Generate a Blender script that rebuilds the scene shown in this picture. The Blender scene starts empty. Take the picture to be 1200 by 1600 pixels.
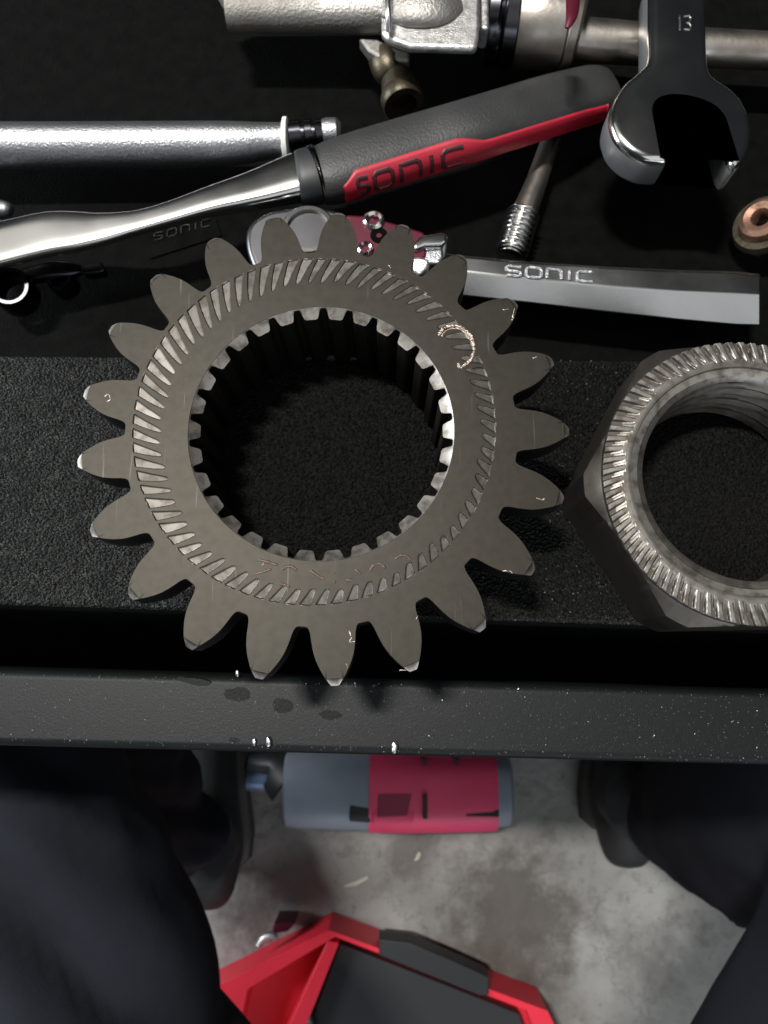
import bpy, bmesh, math, random
from math import sin, cos, tan, atan2, hypot, pi, radians, degrees
from mathutils import Vector, Matrix, noise

random.seed(7)
scene = bpy.context.scene
col = scene.collection

# ---------------------------------------------------------------- camera
CAM_H = 0.15                      # camera above the gear face (z = 0)
TILT = radians(12.0326)
FPX = 1155.0
cam_d = bpy.data.cameras.new('camera'); cam = bpy.data.objects.new('camera', cam_d); col.objects.link(cam)
cam_d.sensor_fit = 'VERTICAL'; cam_d.sensor_height = 36.0; cam_d.sensor_width = 27.0
cam_d.lens = FPX / 1600 * 36.0
cam_d.clip_start = 0.005; cam_d.clip_end = 50
cam.location = (0, 0, CAM_H); cam.rotation_euler = (TILT, 0, 0)
cam_d.dof.use_dof = True; cam_d.dof.focus_distance = 0.155; cam_d.dof.aperture_fstop = 34
scene.camera = cam

# ---------------------------------------------------------------- world and lamps
world = bpy.data.worlds.new('World'); scene.world = world; world.use_nodes = True
bg = world.node_tree.nodes['Background']; bg.inputs[0].default_value = (0.80, 0.88, 1.0, 1); bg.inputs[1].default_value = 0.018

def area_lamp(name, loc, target, sx, sy, watt, color):
    d = bpy.data.lights.new(name, 'AREA'); d.shape = 'RECTANGLE'; d.size = sx; d.size_y = sy
    d.energy = watt; d.color = color
    o = bpy.data.objects.new(name, d); col.objects.link(o); o.location = loc
    o.rotation_euler = (Vector(target) - Vector(loc)).to_track_quat('-Z', 'Y').to_euler()
    return o
area_lamp('ceiling_lamp', (-0.45, 0.38, 1.75), (-0.45, 0.381, 0), 0.30, 0.07, 54, (1.0, 0.97, 0.93)).rotation_euler = (0, 0, 0)
area_lamp('neck_fill', (-0.90, 0.42, 1.65), (-.1, .07, -.05), 1.5, 1.4, 4.6, (1.0, 0.97, 0.90))  # added soft fill, gives the ratchet neck something bright to reflect
area_lamp('open_door_light', (0.6, -2.6, 0.7), (0, 0, -0.1), 2.6, 1.3, 28, (0.86, 0.93, 1.0))
area_lamp('left_window_light', (-2.0, 0.45, 0.50), (0, 0.1, -0.05), 1.0, 0.6, 52, (0.90, 0.95, 1.0))
area_lamp('flank_fill', (0.65, -0.70, 1.6), (0, 0, -0.05), 2.2, 1.4, 7.5, (0.95, 0.97, 1.0))  # added fill for chamfer and wrench flank highlights, no known source

scene.view_settings.view_transform = 'Standard'; scene.view_settings.look = 'None'
scene.view_settings.exposure = 0.0; scene.view_settings.gamma = 1.0

# ---------------------------------------------------------------- helpers
ct, st = cos(TILT), sin(TILT)
def P(px, py, z=0.0):
    """pixel of the 1200x1600 photograph to the point it sees at height z"""
    x, y, w = (px - 600) / FPX, -(py - 800) / FPX, -1.0
    vy = ct * y - st * w; vz = st * y + ct * w
    t = (z - CAM_H) / vz
    return Vector((x * t, vy * t, z))
def S(px, py, z):
    """metres per photograph pixel there"""
    p = P(px, py, z) - Vector((0, 0, CAM_H))
    depth = -(-st * p.y + ct * p.z) if False else (st * p.y * 1.0 - ct * p.z)
    return abs(depth) / FPX

def link(o, parent=None):
    col.objects.link(o)
    if parent is not None: o.parent = parent
    return o
def mesh_obj(name, verts, faces, mat, parent=None, smooth=False):
    me = bpy.data.meshes.new(name); me.from_pydata([tuple(v) for v in verts], [], faces); me.update()
    if smooth: me.polygons.foreach_set('use_smooth', [True] * len(me.polygons))
    o = bpy.data.objects.new(name, me); me.materials.append(mat); link(o, parent)
    if parent is not None and parent.type == 'EMPTY' : o.matrix_parent_inverse = Matrix.Translation(-parent.location)
    return o
def empty(name, loc):
    o = bpy.data.objects.new(name, None); o.empty_display_size = 0.01; link(o); o.location = loc
    return o
def tag(o, label=None, cat=None, group=None, kind=None):
    if label: o['label'] = label
    if cat: o['category'] = cat
    if group: o['group'] = group
    if kind: o['kind'] = kind
    return o
def soften(o, w=0.0006, seg=3, angle=30):
    m = o.modifiers.new('bevel', 'BEVEL'); m.width = w; m.segments = seg; m.limit_method = 'ANGLE'; m.angle_limit = radians(angle)
    n = o.modifiers.new('normals', 'WEIGHTED_NORMAL'); n.keep_sharp = True
    o.data.polygons.foreach_set('use_smooth', [True] * len(o.data.polygons))
    return o
def prism(name, outline, z0, z1, mat, parent=None, bevel=0.0006, seg=3):
    """outline: list of (x, y); vertical walls from z0 (low) to z1 (high)"""
    n = len(outline)
    a = sum(outline[i][0] * outline[(i + 1) % n][1] - outline[(i + 1) % n][0] * outline[i][1] for i in range(n))
    if a < 0: outline = outline[::-1]
    v = [(x, y, z0) for x, y in outline] + [(x, y, z1) for x, y in outline]
    f = [tuple(range(n))[::-1], tuple(range(n, 2 * n))] + [(i, (i + 1) % n, n + (i + 1) % n, n + i) for i in range(n)]
    o = mesh_obj(name, v, f, mat, parent)
    if bevel: soften(o, bevel, seg)
    return o
def pix(lst, z): return [tuple(P(x, y, z)[:2]) for x, y in lst]
def box(name, x0, x1, y0, y1, z0, z1, mat, parent=None, bevel=0.001):
    return prism(name, [(x0, y0), (x1, y0), (x1, y1), (x0, y1)], z0, z1, mat, parent, bevel)
def catmull(pts, n=8):
    out = []
    m = len(pts)
    for i in range(m - 1):
        p0 = pts[max(i - 1, 0)]; p1 = pts[i]; p2 = pts[i + 1]; p3 = pts[min(i + 2, m - 1)]
        for k in range(n):
            t = k / n
            out.append(tuple(0.5 * ((2 * b) + (-a + c) * t + (2 * a - 5 * b + 4 * c - d) * t * t + (-a + 3 * b - 3 * c + d) * t ** 3)
                             for a, b, c, d in zip(p0, p1, p2, p3)))
    out.append(tuple(pts[-1]))
    return out
def closed_catmull(pts, n=6):
    m = len(pts); out = []
    for i in range(m):
        p0, p1, p2, p3 = pts[(i - 1) % m], pts[i], pts[(i + 1) % m], pts[(i + 2) % m]
        for k in range(n):
            t = k / n
            out.append(tuple(0.5 * ((2 * b) + (-a + c) * t + (2 * a - 5 * b + 4 * c - d) * t * t + (-a + 3 * b - 3 * c + d) * t ** 3)
                             for a, b, c, d in zip(p0, p1, p2, p3)))
    return out
def sweep(name, st_, mat, parent=None, ns=32, expo=2.0, caps=True, up=Vector((0, 0, 1)), smooth=True):
    """st_: stations (x, y, z, half_width, half_height); superellipse section"""
    pts = [Vector(s[:3]) for s in st_]; V = []; F = []
    for i, s in enumerate(st_):
        a = pts[max(i - 1, 0)]; b = pts[min(i + 1, len(pts) - 1)]
        t = (b - a)
        if t.length < 1e-9: t = Vector((1, 0, 0))
        t.normalize(); side = t.cross(up); side.normalize(); nn = side.cross(t)
        for k in range(ns):
            an = 2 * pi * k / ns; c, s_ = cos(an), sin(an)
            u = math.copysign(abs(c) ** (2 / expo), c); w = math.copysign(abs(s_) ** (2 / expo), s_)
            V.append(pts[i] + side * u * s[3] + nn * w * s[4])
    for i in range(len(st_) - 1):
        for k in range(ns):
            k2 = (k + 1) % ns
            F.append((i * ns + k, (i + 1) * ns + k, (i + 1) * ns + k2, i * ns + k2))
    if caps:
        F.append(tuple(range(ns))); F.append(tuple(range((len(st_) - 1) * ns, len(st_) * ns))[::-1])
    o = mesh_obj(name, V, F, mat, parent)
    if smooth:
        o.data.polygons.foreach_set('use_smooth', [True] * (len(F) - (2 if caps else 0)) + ([False] * 2 if caps else []))
        try: o.data.set_sharp_from_angle(angle=radians(40))
        except Exception: pass
    return o
def tube_px(name, lst, mat, parent=None, ns=32, expo=2.0, n=8, hfac=1.0, spline=True):
    """lst: (px, py, z, half width in px[, height factor])"""
    L = catmull(lst, n) if spline else lst
    stn = []
    for q in L:
        p = P(q[0], q[1], q[2]); s = S(q[0], q[1], q[2]); h = q[4] if len(q) > 4 else hfac
        stn.append((p.x, p.y, p.z, q[3] * s, q[3] * s * h))
    return sweep(name, stn, mat, parent, ns, expo)
def ring_band(name, c, axis, profile, mat, parent=None, ns=64):
    """lathe: profile of (distance along axis, radius) closed loop"""
    axis = Vector(axis).normalized(); e1 = axis.orthogonal().normalized(); e2 = axis.cross(e1)
    V = []; F = []; m = len(profile)
    for k in range(ns):
        a = 2 * pi * k / ns; d = e1 * cos(a) + e2 * sin(a)
        for h, r in profile: V.append(Vector(c) + axis * h + d * r)
    for k in range(ns):
        k2 = (k + 1) % ns
        for j in range(m):
            j2 = (j + 1) % m
            F.append((k * m + j, k2 * m + j, k2 * m + j2, k * m + j2))
    o = mesh_obj(name, V, F, mat, parent, True)
    bm = bmesh.new(); bm.from_mesh(o.data); bmesh.ops.recalc_face_normals(bm, faces=bm.faces); bm.to_mesh(o.data); bm.free()
    o.data.set_sharp_from_angle(angle=radians(35))
    return o

GLY = {   # squared techno strokes in a 1 x 1 box
 'S': [[(.95,.95),(.2,1),(.05,.85),(.08,.62),(.25,.52),(.75,.48),(.92,.38),(.95,.15),(.8,0),(.05,.05)]],
 'O': [[(.2,0),(.8,0),(.97,.15),(.97,.85),(.8,1),(.2,1),(.03,.85),(.03,.15),(.2,0)]],
 'N': [[(.05,0),(.05,1),(.75,1),(.93,.85),(.95,0)]],
 'I': [[(.5,0),(.5,1)]],
 'C': [[(.95,1),(.2,1),(.03,.85),(.03,.15),(.2,0),(.95,0)]],
 '1': [[(.3,.8),(.55,1),(.55,0)]],
 '3': [[(.1,.95),(.7,1),(.9,.8),(.7,.52),(.4,.5),(.7,.48),(.92,.25),(.7,0),(.1,.05)]],
 'F': [[(.1,0),(.1,1),(.9,1)],[(.1,.55),(.7,.55)]],
 '0': [[(.3,0),(.7,0),(.92,.3),(.92,.7),(.7,1),(.3,1),(.08,.7),(.08,.3),(.3,0)]],
 '4': [[(.75,0),(.75,1),(.05,.35),(.95,.35)]],
 '-': [[(.15,.5),(.85,.5)]],
}
def stroke_text(name, text, place, cw, gap, r, mat, parent, lift=0.0):
    """place(u, v) -> (point, normal); u along, v up; letters as thin ribbons with height"""
    V = []; F = []
    u0 = 0
    for ch in text:
        w = cw * (0.35 if ch in 'I1' else 1)
        for stroke in GLY.get(ch, []):
            pts = []
            for a, b in zip(stroke[:-1], stroke[1:]):
                for k in range(4): pts.append((a[0] + (b[0] - a[0]) * k / 4, a[1] + (b[1] - a[1]) * k / 4))
            pts.append(stroke[-1])
            W = [place(u0 + x * w, y) for x, y in pts]
            base = len(V)
            for i, (p, n) in enumerate(W):
                t = (W[min(i + 1, len(W) - 1)][0] - W[max(i - 1, 0)][0]).normalized(); s_ = t.cross(n).normalized()
                for (a, b) in ((-1, -.4), (-1, .35), (-.5, .8), (.5, .8), (1, .35), (1, -.4)):
                    V.append(p + s_ * a * r + n * (b * r * .7 + lift))
            for i in range(len(W) - 1):
                for k in range(6):
                    k2 = (k + 1) % 6
                    F.append((base + i * 6 + k, base + i * 6 + k2, base + (i + 1) * 6 + k2, base + (i + 1) * 6 + k))
            F.append(tuple(base + k for k in range(6))); e = base + (len(W) - 1) * 6; F.append(tuple(e + k for k in range(6))[::-1])
        u0 += w + gap
    return mesh_obj(name, V, F, mat, parent)

# ---------------------------------------------------------------- materials
def mat(name, color, metal=0.0, rough=0.5, color2=None, nscale=60, bump=0.0, bscale=400, rough2=None, detail=6, spec=0.5,
        speck=None, aniso_stretch=None, coat=0.0, dist=0.0006, patch=None):
    m = bpy.data.materials.new(name); m.use_nodes = True; nt = m.node_tree; N = nt.nodes; Lk = nt.links
    b = N['Principled BSDF']
    b.inputs['Base Color'].default_value = (*color, 1); b.inputs['Metallic'].default_value = metal
    b.inputs['Roughness'].default_value = rough; b.inputs['Specular IOR Level'].default_value = spec
    b.inputs['Coat Weight'].default_value = coat
    tc = N.new('ShaderNodeTexCoord'); mp = N.new('ShaderNodeMapping'); Lk.new(tc.outputs['Object'], mp.inputs[0])
    if aniso_stretch: mp.inputs['Scale'].default_value = aniso_stretch
    n1 = N.new('ShaderNodeTexNoise'); n1.inputs['Scale'].default_value = nscale; n1.inputs['Detail'].default_value = detail
    Lk.new(mp.outputs[0], n1.inputs['Vector'])
    last = None
    if color2 is not None:
        r = N.new('ShaderNodeValToRGB'); r.color_ramp.elements[0].position = 0.35; r.color_ramp.elements[1].position = 0.68
        r.color_ramp.elements[0].color = (*color, 1); r.color_ramp.elements[1].color = (*color2, 1)
        Lk.new(n1.outputs['Fac'], r.inputs[0]); last = r.outputs[0]
    if patch is not None:      # (colour, scale, low, high)
        pc, ps, lo, hi = patch
        n3 = N.new('ShaderNodeTexNoise'); n3.inputs['Scale'].default_value = ps; n3.inputs['Detail'].default_value = 8; n3.inputs['Roughness'].default_value = .65
        Lk.new(tc.outputs['Object'], n3.inputs['Vector'])
        r3 = N.new('ShaderNodeMapRange'); r3.inputs['From Min'].default_value = lo; r3.inputs['From Max'].default_value = hi
        Lk.new(n3.outputs['Fac'], r3.inputs['Value'])
        mx = N.new('ShaderNodeMix'); mx.data_type = 'RGBA'; Lk.new(r3.outputs[0], mx.inputs['Factor'])
        if last: Lk.new(last, mx.inputs[6])
        else: mx.inputs[6].default_value = (*color, 1)
        mx.inputs[7].default_value = (*pc, 1); last = mx.outputs[2]
    if last: Lk.new(last, b.inputs['Base Color'])
    if rough2 is not None:
        r2 = N.new('ShaderNodeMapRange'); r2.inputs['From Min'].default_value = .35; r2.inputs['From Max'].default_value = .7
        r2.inputs['To Min'].default_value = rough; r2.inputs['To Max'].default_value = rough2
        Lk.new(n1.outputs['Fac'], r2.inputs['Value']); Lk.new(r2.outputs[0], b.inputs['Roughness'])
    h = None
    if bump:
        n2 = N.new('ShaderNodeTexNoise'); n2.inputs['Scale'].default_value = bscale; n2.inputs['Detail'].default_value = 4
        Lk.new(mp.outputs[0], n2.inputs['Vector']); h = n2.outputs['Fac']
        if speck:      # raised grains
            vo = N.new('ShaderNodeTexVoronoi'); vo.inputs['Scale'].default_value = speck; Lk.new(mp.outputs[0], vo.inputs['Vector'])
            mm = N.new('ShaderNodeMath'); mm.operation = 'MULTIPLY_ADD'; Lk.new(vo.outputs['Distance'], mm.inputs[0]); mm.inputs[1].default_value = -0.9
            Lk.new(h, mm.inputs[2]); h = mm.outputs[0]
        bu = N.new('ShaderNodeBump'); bu.inputs['Strength'].default_value = bump; bu.inputs['Distance'].default_value = dist
        Lk.new(h, bu.inputs['Height']); Lk.new(bu.outputs[0], b.inputs['Normal'])
    return m

M = {}
M['chrome'] = mat('chrome', (.70, .70, .68), 1, .14, bump=.02, bscale=90, rough2=.22, nscale=30)
M['satin'] = mat('satin_chrome', (.42, .43, .45), 1, .36, (.27, .28, .295), 700, bump=.40, bscale=1700, rough2=.48)
M['jaw_side'] = mat('jaw_side_steel', (.30, .31, .32), .6, .28, (.22, .23, .235), 120, bump=.05, bscale=500, rough2=.36)
M['flat'] = mat('worn_flat_chrome', (.47, .475, .465), 1, .22, (.40, .405, .40), 45, bump=.03, bscale=300, rough2=.32)
M['disc'] = mat('brushed_dark_steel', (.11, .11, .115), 1, .32, rough2=.4, nscale=60)
M['dull_steel'] = mat('dull_steel', (.42, .39, .35), 1, .34, (.25, .22, .19), 90, bump=.15, bscale=500, rough2=.5)
M['black_chrome'] = mat('black_chrome', (.06, .06, .066), 1, .2, rough2=.28, nscale=50)
M['cast'] = mat('cast_aluminium', (.34, .33, .31), .85, .45, (.20, .19, .175), 60, bump=.5, bscale=1100, rough2=.6, patch=((.16, .14, .12), 45, .56, .75))
M['cast_bright'] = mat('machined_aluminium', (.80, .80, .78), .9, .38, (.42, .41, .40), 500, bump=.35, bscale=2200)
M['brass'] = mat('dirty_brass', (.09, .075, .05), .8, .45, (.04, .035, .025), 120, bump=.3, bscale=600)
M['copper'] = mat('copper', (.40, .24, .17), .8, .5, (.15, .08, .055), 150, bump=.2, bscale=700)
M['rubber'] = mat('dark_rubber_grip', (.019, .020, .0205), 0, .5, (.028, .028, .028), 90, bump=.25, bscale=1400)
M['red_grip'] = mat('red_grip', (.42, .014, .036), 0, .5, (.34, .010, .027), 60, bump=.1, bscale=900)
M['black_print'] = mat('black_print', (.045, .008, .012), 0, .5)
M['dark_red'] = mat('dark_red_plate', (.085, .008, .02), .3, .35)
M['red_plastic'] = mat('red_plastic', (.80, .022, .05), 0, .45, (.72, .02, .045), 30, bump=.1, bscale=300)
M['pink_plastic'] = mat('tool_red_plastic', (.88, .07, .18), 0, .5, (.78, .06, .155), 30)
M['grey_plastic'] = mat('grey_blue_plastic', (.27, .31, .37), 0, .5, (.22, .26, .32), 25)
M['dark_plastic'] = mat('dark_plastic', (.014, .016, .018), 0, .5)
M['blue_metal'] = mat('blue_metal', (.22, .32, .48), .6, .35)
M['foam'] = mat('black_foam', (.0018, .0018, .0018), 0, .85, (.0034, .0034, .0033), 200, bump=.5, bscale=1500, spec=.05, dist=.0008)
M['slot'] = mat('slot_black', (.002, .002, .002), 0, .9, spec=.05)
M['mat_rubber'] = mat('porous_rubber', (.0008, .0008, .0008), 0, .50, (.0065, .0068, .0062), 1200, bump=1.0, bscale=1900, spec=.22, speck=1350, rough2=.6, dist=.0011, patch=((.0035, .0035, .0035), 24, .48, .66))
M['bar'] = mat('powder_coat', (.0040, .0050, .0052), 0, .5, (.0066, .0080, .0083), 1400, bump=.20, bscale=2600, spec=.20, dist=.0003, aniso_stretch=(1, .7, 1))
M['oil'] = mat('oil_film', (.0022, .0025, .0026), 0, .55, (.004, .0045, .0046), 500, bump=.2, bscale=1600, spec=.14)
M['concrete'] = mat('concrete', (.345, .343, .325), 0, .8, (.25, .248, .232), 14, bump=.6, bscale=70, rough2=.9, dist=.004, patch=((.16, .15, .138), 13, .50, .66), detail=14)
def concrete_marks(m):
    nt = m.node_tree; N = nt.nodes; Lk = nt.links; b = N['Principled BSDF']
    src = b.inputs['Base Color'].links[0].from_socket
    tc = N.new('ShaderNodeTexCoord'); nz_ = N.new('ShaderNodeTexNoise'); nz_.inputs['Scale'].default_value = 16; nz_.inputs['Detail'].default_value = 9; nz_.inputs['Roughness'].default_value = .7
    Lk.new(tc.outputs['Object'], nz_.inputs['Vector'])
    for (px, py, rad, c) in ((800, 1440, .105, (.095, .082, .072)), (400, 1440, .05, (.09, .085, .075)), (1010, 1500, .05, (.17, .16, .15)), (640, 1330, .035, (.15, .145, .135))):
        q = P(px, py, -.9)
        vm = N.new('ShaderNodeVectorMath'); vm.operation = 'DISTANCE'; Lk.new(tc.outputs['Object'], vm.inputs[0]); vm.inputs[1].default_value = (q.x, q.y, -.9)
        a = N.new('ShaderNodeMath'); a.operation = 'MULTIPLY_ADD'; Lk.new(nz_.outputs['Fac'], a.inputs[0]); a.inputs[1].default_value = rad * 3.4; Lk.new(vm.outputs['Value'], a.inputs[2])
        r = N.new('ShaderNodeMapRange'); Lk.new(a.outputs[0], r.inputs['Value']); r.inputs['From Min'].default_value = rad * 2.05; r.inputs['From Max'].default_value = rad * 2.75; r.inputs['To Min'].default_value = .8; r.inputs['To Max'].default_value = 0
        x = N.new('ShaderNodeMix'); x.data_type = 'RGBA'; Lk.new(r.outputs[0], x.inputs['Factor']); Lk.new(src, x.inputs[6]); x.inputs[7].default_value = (*c, 1); src = x.outputs[2]
    # hairline cracks and pits
    vo = N.new('ShaderNodeTexVoronoi'); vo.feature = 'DISTANCE_TO_EDGE'; vo.inputs['Scale'].default_value = 7
    wv = N.new('ShaderNodeVectorMath'); wv.operation = 'ADD'; Lk.new(tc.outputs['Object'], wv.inputs[0])
    ns = N.new('ShaderNodeVectorMath'); ns.operation = 'SCALE'; ns.inputs['Scale'].default_value = .12; Lk.new(nz_.outputs['Color'], ns.inputs[0]); Lk.new(ns.outputs[0], wv.inputs[1]); Lk.new(wv.outputs[0], vo.inputs['Vector'])
    lt_ = N.new('ShaderNodeMath'); lt_.operation = 'LESS_THAN'; Lk.new(vo.outputs['Distance'], lt_.inputs[0]); lt_.inputs[1].default_value = .007
    gm = N.new('ShaderNodeMath'); gm.operation = 'MULTIPLY'; Lk.new(lt_.outputs[0], gm.inputs[0]); gm.inputs[1].default_value = .35
    x = N.new('ShaderNodeMix'); x.data_type = 'RGBA'; Lk.new(gm.outputs[0], x.inputs['Factor']); Lk.new(src, x.inputs[6]); x.inputs[7].default_value = (.09, .085, .08, 1); src = x.outputs[2]
    pt_ = N.new('ShaderNodeTexNoise'); pt_.inputs['Scale'].default_value = 90; pt_.inputs['Detail'].default_value = 4; Lk.new(tc.outputs['Object'], pt_.inputs['Vector'])
    pr = N.new('ShaderNodeMapRange'); pr.inputs['From Min'].default_value = .62; pr.inputs['From Max'].default_value = .72; pr.inputs['To Max'].default_value = .55; Lk.new(pt_.outputs['Fac'], pr.inputs['Value'])
    x = N.new('ShaderNodeMix'); x.data_type = 'RGBA'; Lk.new(pr.outputs[0], x.inputs['Factor']); Lk.new(src, x.inputs[6]); x.inputs[7].default_value = (.13, .125, .115, 1)
    Lk.new(x.outputs[2], b.inputs['Base Color'])
concrete_marks(M['concrete'])
M['trouser'] = mat('navy_work_cloth', (.0115, .0130, .0175), 0, .9, (.0160, .0185, .0250), 14, bump=.45, bscale=900, spec=.12, dist=.0008)
M['boot'] = mat('black_boot_leather', (.012, .012, .012), 0, .65, (.017, .017, .017), 40, bump=.3, bscale=120, dist=.002)
M['sole'] = mat('boot_sole', (.05, .045, .04), 0, .5, (.03, .028, .026), 30)
M['tan'] = mat('tan_tab', (.16, .08, .05), 0, .6)

# gear steel: brighter where the vertex attribute "worn" marks freshly pressed metal and painted chamfer highlights
def gear_mat(name, base, base2, worn, rough, wrough, metal):
    m = bpy.data.materials.new(name); m.use_nodes = True; nt = m.node_tree; N = nt.nodes; Lk = nt.links
    b = N['Principled BSDF']; b.inputs['Metallic'].default_value = metal
    tc = N.new('ShaderNodeTexCoord')
    n1 = N.new('ShaderNodeTexNoise'); n1.inputs['Scale'].default_value = 38; n1.inputs['Detail'].default_value = 9; n1.inputs['Roughness'].default_value = .62
    Lk.new(tc.outputs['Object'], n1.inputs['Vector'])
    r = N.new('ShaderNodeValToRGB'); r.color_ramp.elements[0].position = .3; r.color_ramp.elements[1].position = .72
    r.color_ramp.elements[0].color = (*base, 1); r.color_ramp.elements[1].color = (*base2, 1); Lk.new(n1.outputs['Fac'], r.inputs[0])
    n4 = N.new('ShaderNodeTexNoise'); n4.inputs['Scale'].default_value = 520; n4.inputs['Detail'].default_value = 5
    Lk.new(tc.outputs['Object'], n4.inputs['Vector'])
    m4 = N.new('ShaderNodeMix'); m4.data_type = 'RGBA'; m4.blend_type = 'MULTIPLY'; m4.inputs['Factor'].default_value = .35
    rr = N.new('ShaderNodeValToRGB'); rr.color_ramp.elements[0].position = .3; rr.color_ramp.elements[0].color = (.55, .55, .55, 1); rr.color_ramp.elements[1].position = .6
    Lk.new(n4.outputs['Fac'], rr.inputs[0]); Lk.new(r.outputs[0], m4.inputs[6]); Lk.new(rr.outputs[0], m4.inputs[7])
    at = N.new('ShaderNodeAttribute'); at.attribute_name = 'worn'
    # blotches of dirt inside the worn metal
    n5 = N.new('ShaderNodeTexNoise'); n5.inputs['Scale'].default_value = 420; n5.inputs['Detail'].default_value = 6
    Lk.new(tc.outputs['Object'], n5.inputs['Vector'])
    r5 = N.new('ShaderNodeValToRGB'); r5.color_ramp.elements[0].position = .36; r5.color_ramp.elements[1].position = .56
    r5.color_ramp.elements[0].color = (worn[0] * .45, worn[1] * .42, worn[2] * .4, 1); r5.color_ramp.elements[1].color = (*worn, 1)
    Lk.new(n5.outputs['Fac'], r5.inputs[0])
    mx = N.new('ShaderNodeMix'); mx.data_type = 'RGBA'; Lk.new(at.outputs['Fac'], mx.inputs['Factor']); Lk.new(m4.outputs[2], mx.inputs[6]); Lk.new(r5.outputs[0], mx.inputs[7])
    ao = N.new('ShaderNodeAttribute'); ao.attribute_name = 'wall_shade'  # shade on gear and nut walls, painted as near-black colour
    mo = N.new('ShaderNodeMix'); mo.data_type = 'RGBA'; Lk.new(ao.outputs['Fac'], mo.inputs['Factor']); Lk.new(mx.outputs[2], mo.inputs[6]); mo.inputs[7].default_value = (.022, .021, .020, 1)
    Lk.new(mo.outputs[2], b.inputs['Base Color'])
    mr = N.new('ShaderNodeMapRange'); mr.inputs['To Min'].default_value = rough; mr.inputs['To Max'].default_value = wrough
    Lk.new(at.outputs['Fac'], mr.inputs['Value']); Lk.new(mr.outputs[0], b.inputs['Roughness'])
    # handling scratches in two directions, and fine relief
    lastc = mo.outputs[2]
    for rot, sc in ((.7, 170), (-.35, 240), (1.9, 300)):
        mp = N.new('ShaderNodeMapping'); mp.inputs['Rotation'].default_value = (0, 0, rot); mp.inputs['Scale'].default_value = (1, .05, 1); Lk.new(tc.outputs['Object'], mp.inputs[0])
        n2 = N.new('ShaderNodeTexNoise'); n2.inputs['Scale'].default_value = sc * 4; n2.inputs['Detail'].default_value = 2; Lk.new(mp.outputs[0], n2.inputs['Vector'])
        r2 = N.new('ShaderNodeMapRange'); r2.inputs['From Min'].default_value = .71; r2.inputs['From Max'].default_value = .76; r2.inputs['To Max'].default_value = .05
        Lk.new(n2.outputs['Fac'], r2.inputs['Value'])
        x2 = N.new('ShaderNodeMix'); x2.data_type = 'RGBA'; Lk.new(r2.outputs[0], x2.inputs['Factor']); Lk.new(lastc, x2.inputs[6]); x2.inputs[7].default_value = (worn[0], worn[1], worn[2], 1)
        lastc = x2.outputs[2]
    Lk.new(lastc, b.inputs['Base Color'])
    n3 = N.new('ShaderNodeTexNoise'); n3.inputs['Scale'].default_value = 260; n3.inputs['Detail'].default_value = 3; Lk.new(tc.outputs['Object'], n3.inputs['Vector'])
    bu = N.new('ShaderNodeBump'); bu.inputs['Strength'].default_value = .10; bu.inputs['Distance'].default_value = .0003
    Lk.new(n3.outputs['Fac'], bu.inputs['Height']); Lk.new(bu.outputs[0], b.inputs['Normal'])
    return m
M['gear'] = gear_mat('gear_steel', (.0250, .0224, .0178), (.0280, .0254, .0205), (.50, .47, .43), .50, .36, .85)
M['nut'] = gear_mat('nut_steel', (.098, .089, .078), (.125, .115, .102), (.29, .275, .25), .46, .44, .9)
M['burr'] = mat('raised_burr', (.40, .35, .30), .9, .38, (.24, .18, .14), 900, bump=.6, bscale=2000)
M['etch'] = mat('etched_trace', (.105, .072, .052), .8, .55, (.055, .045, .036), 900)
M['spark'] = mat('bright_scratch', (.55, .54, .52), 1, .3)

# ================================================================= SETTING
FLOOR_Z = -0.90
fl = mesh_obj('floor', [(-4, -4, FLOOR_Z), (4, -4, FLOOR_Z), (4, 4, FLOOR_Z), (-4, 4, FLOOR_Z)], [(0, 1, 2, 3)], M['concrete'])
tag(fl, 'grey stained concrete workshop floor', kind='structure')

# ---------------------------------------------------------------- tool cart
SH = -0.026; BARZ = -0.035; TR = -0.075
cart = empty('tool_cart', (0, 0.2, FLOOR_Z))
tag(cart, 'black metal tool cart with a rubber lined shelf and speckled front rim', 'tool cart')
def line_y(a, b, z, x):      # world y at x on the line through two pixels at height z
    p, q = P(*a, z), P(*b, z); return p.y + (q.y - p.y) * (x - p.x) / (q.x - p.x)
XL, XR = -.42, .42
def strip(name, backl, frontl, z, z0, m, bevel=.0015):
    yb = [line_y(*backl, z, x) for x in (XL, XR)]; yf = [line_y(*frontl, z, x) for x in (XL, XR)]
    return prism(name, [(XL, yf[0]), (XR, yf[1]), (XR, yb[1]), (XL, yb[0])], z0, z, m, cart, bevel, 4)
strip('shelf', ((0, 555), (1200, 565)), ((0, 945), (1200, 984)), SH, -.13, M['mat_rubber'], .0012)
strip('rim_bar', ((0, 1045), (1200, 1079)), ((0, 1166), (1200, 1196)), BARZ, -.13, M['bar'], .0022)
box('slot_floor', XL, XR, -.012, .03, -.136, -.1305, M['slot'], cart, 0)
box('tray_floor', XL, XR, .03, .50, -.13, TR, M['foam'], cart, 0)
box('back_wall', XL, XR, .501, .515, -.13, .0, M['bar'], cart, .002)
box('side_light_block', XL, XL + .004, .03, .45, FLOOR_Z + .08, -.1365, M['bar'], cart, 0)  # unseen panels, added to block side light under the cart
box('side_light_block', XR - .004, XR, .03, .45, FLOOR_Z + .08, -.1365, M['bar'], cart, 0)
for sx in (XL + .005, XR - .035):
    for sy in (-.005, .455):
        box('leg', sx, sx + .03, sy, sy + .03, FLOOR_Z, -.137, M['bar'], cart, .002)

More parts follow.
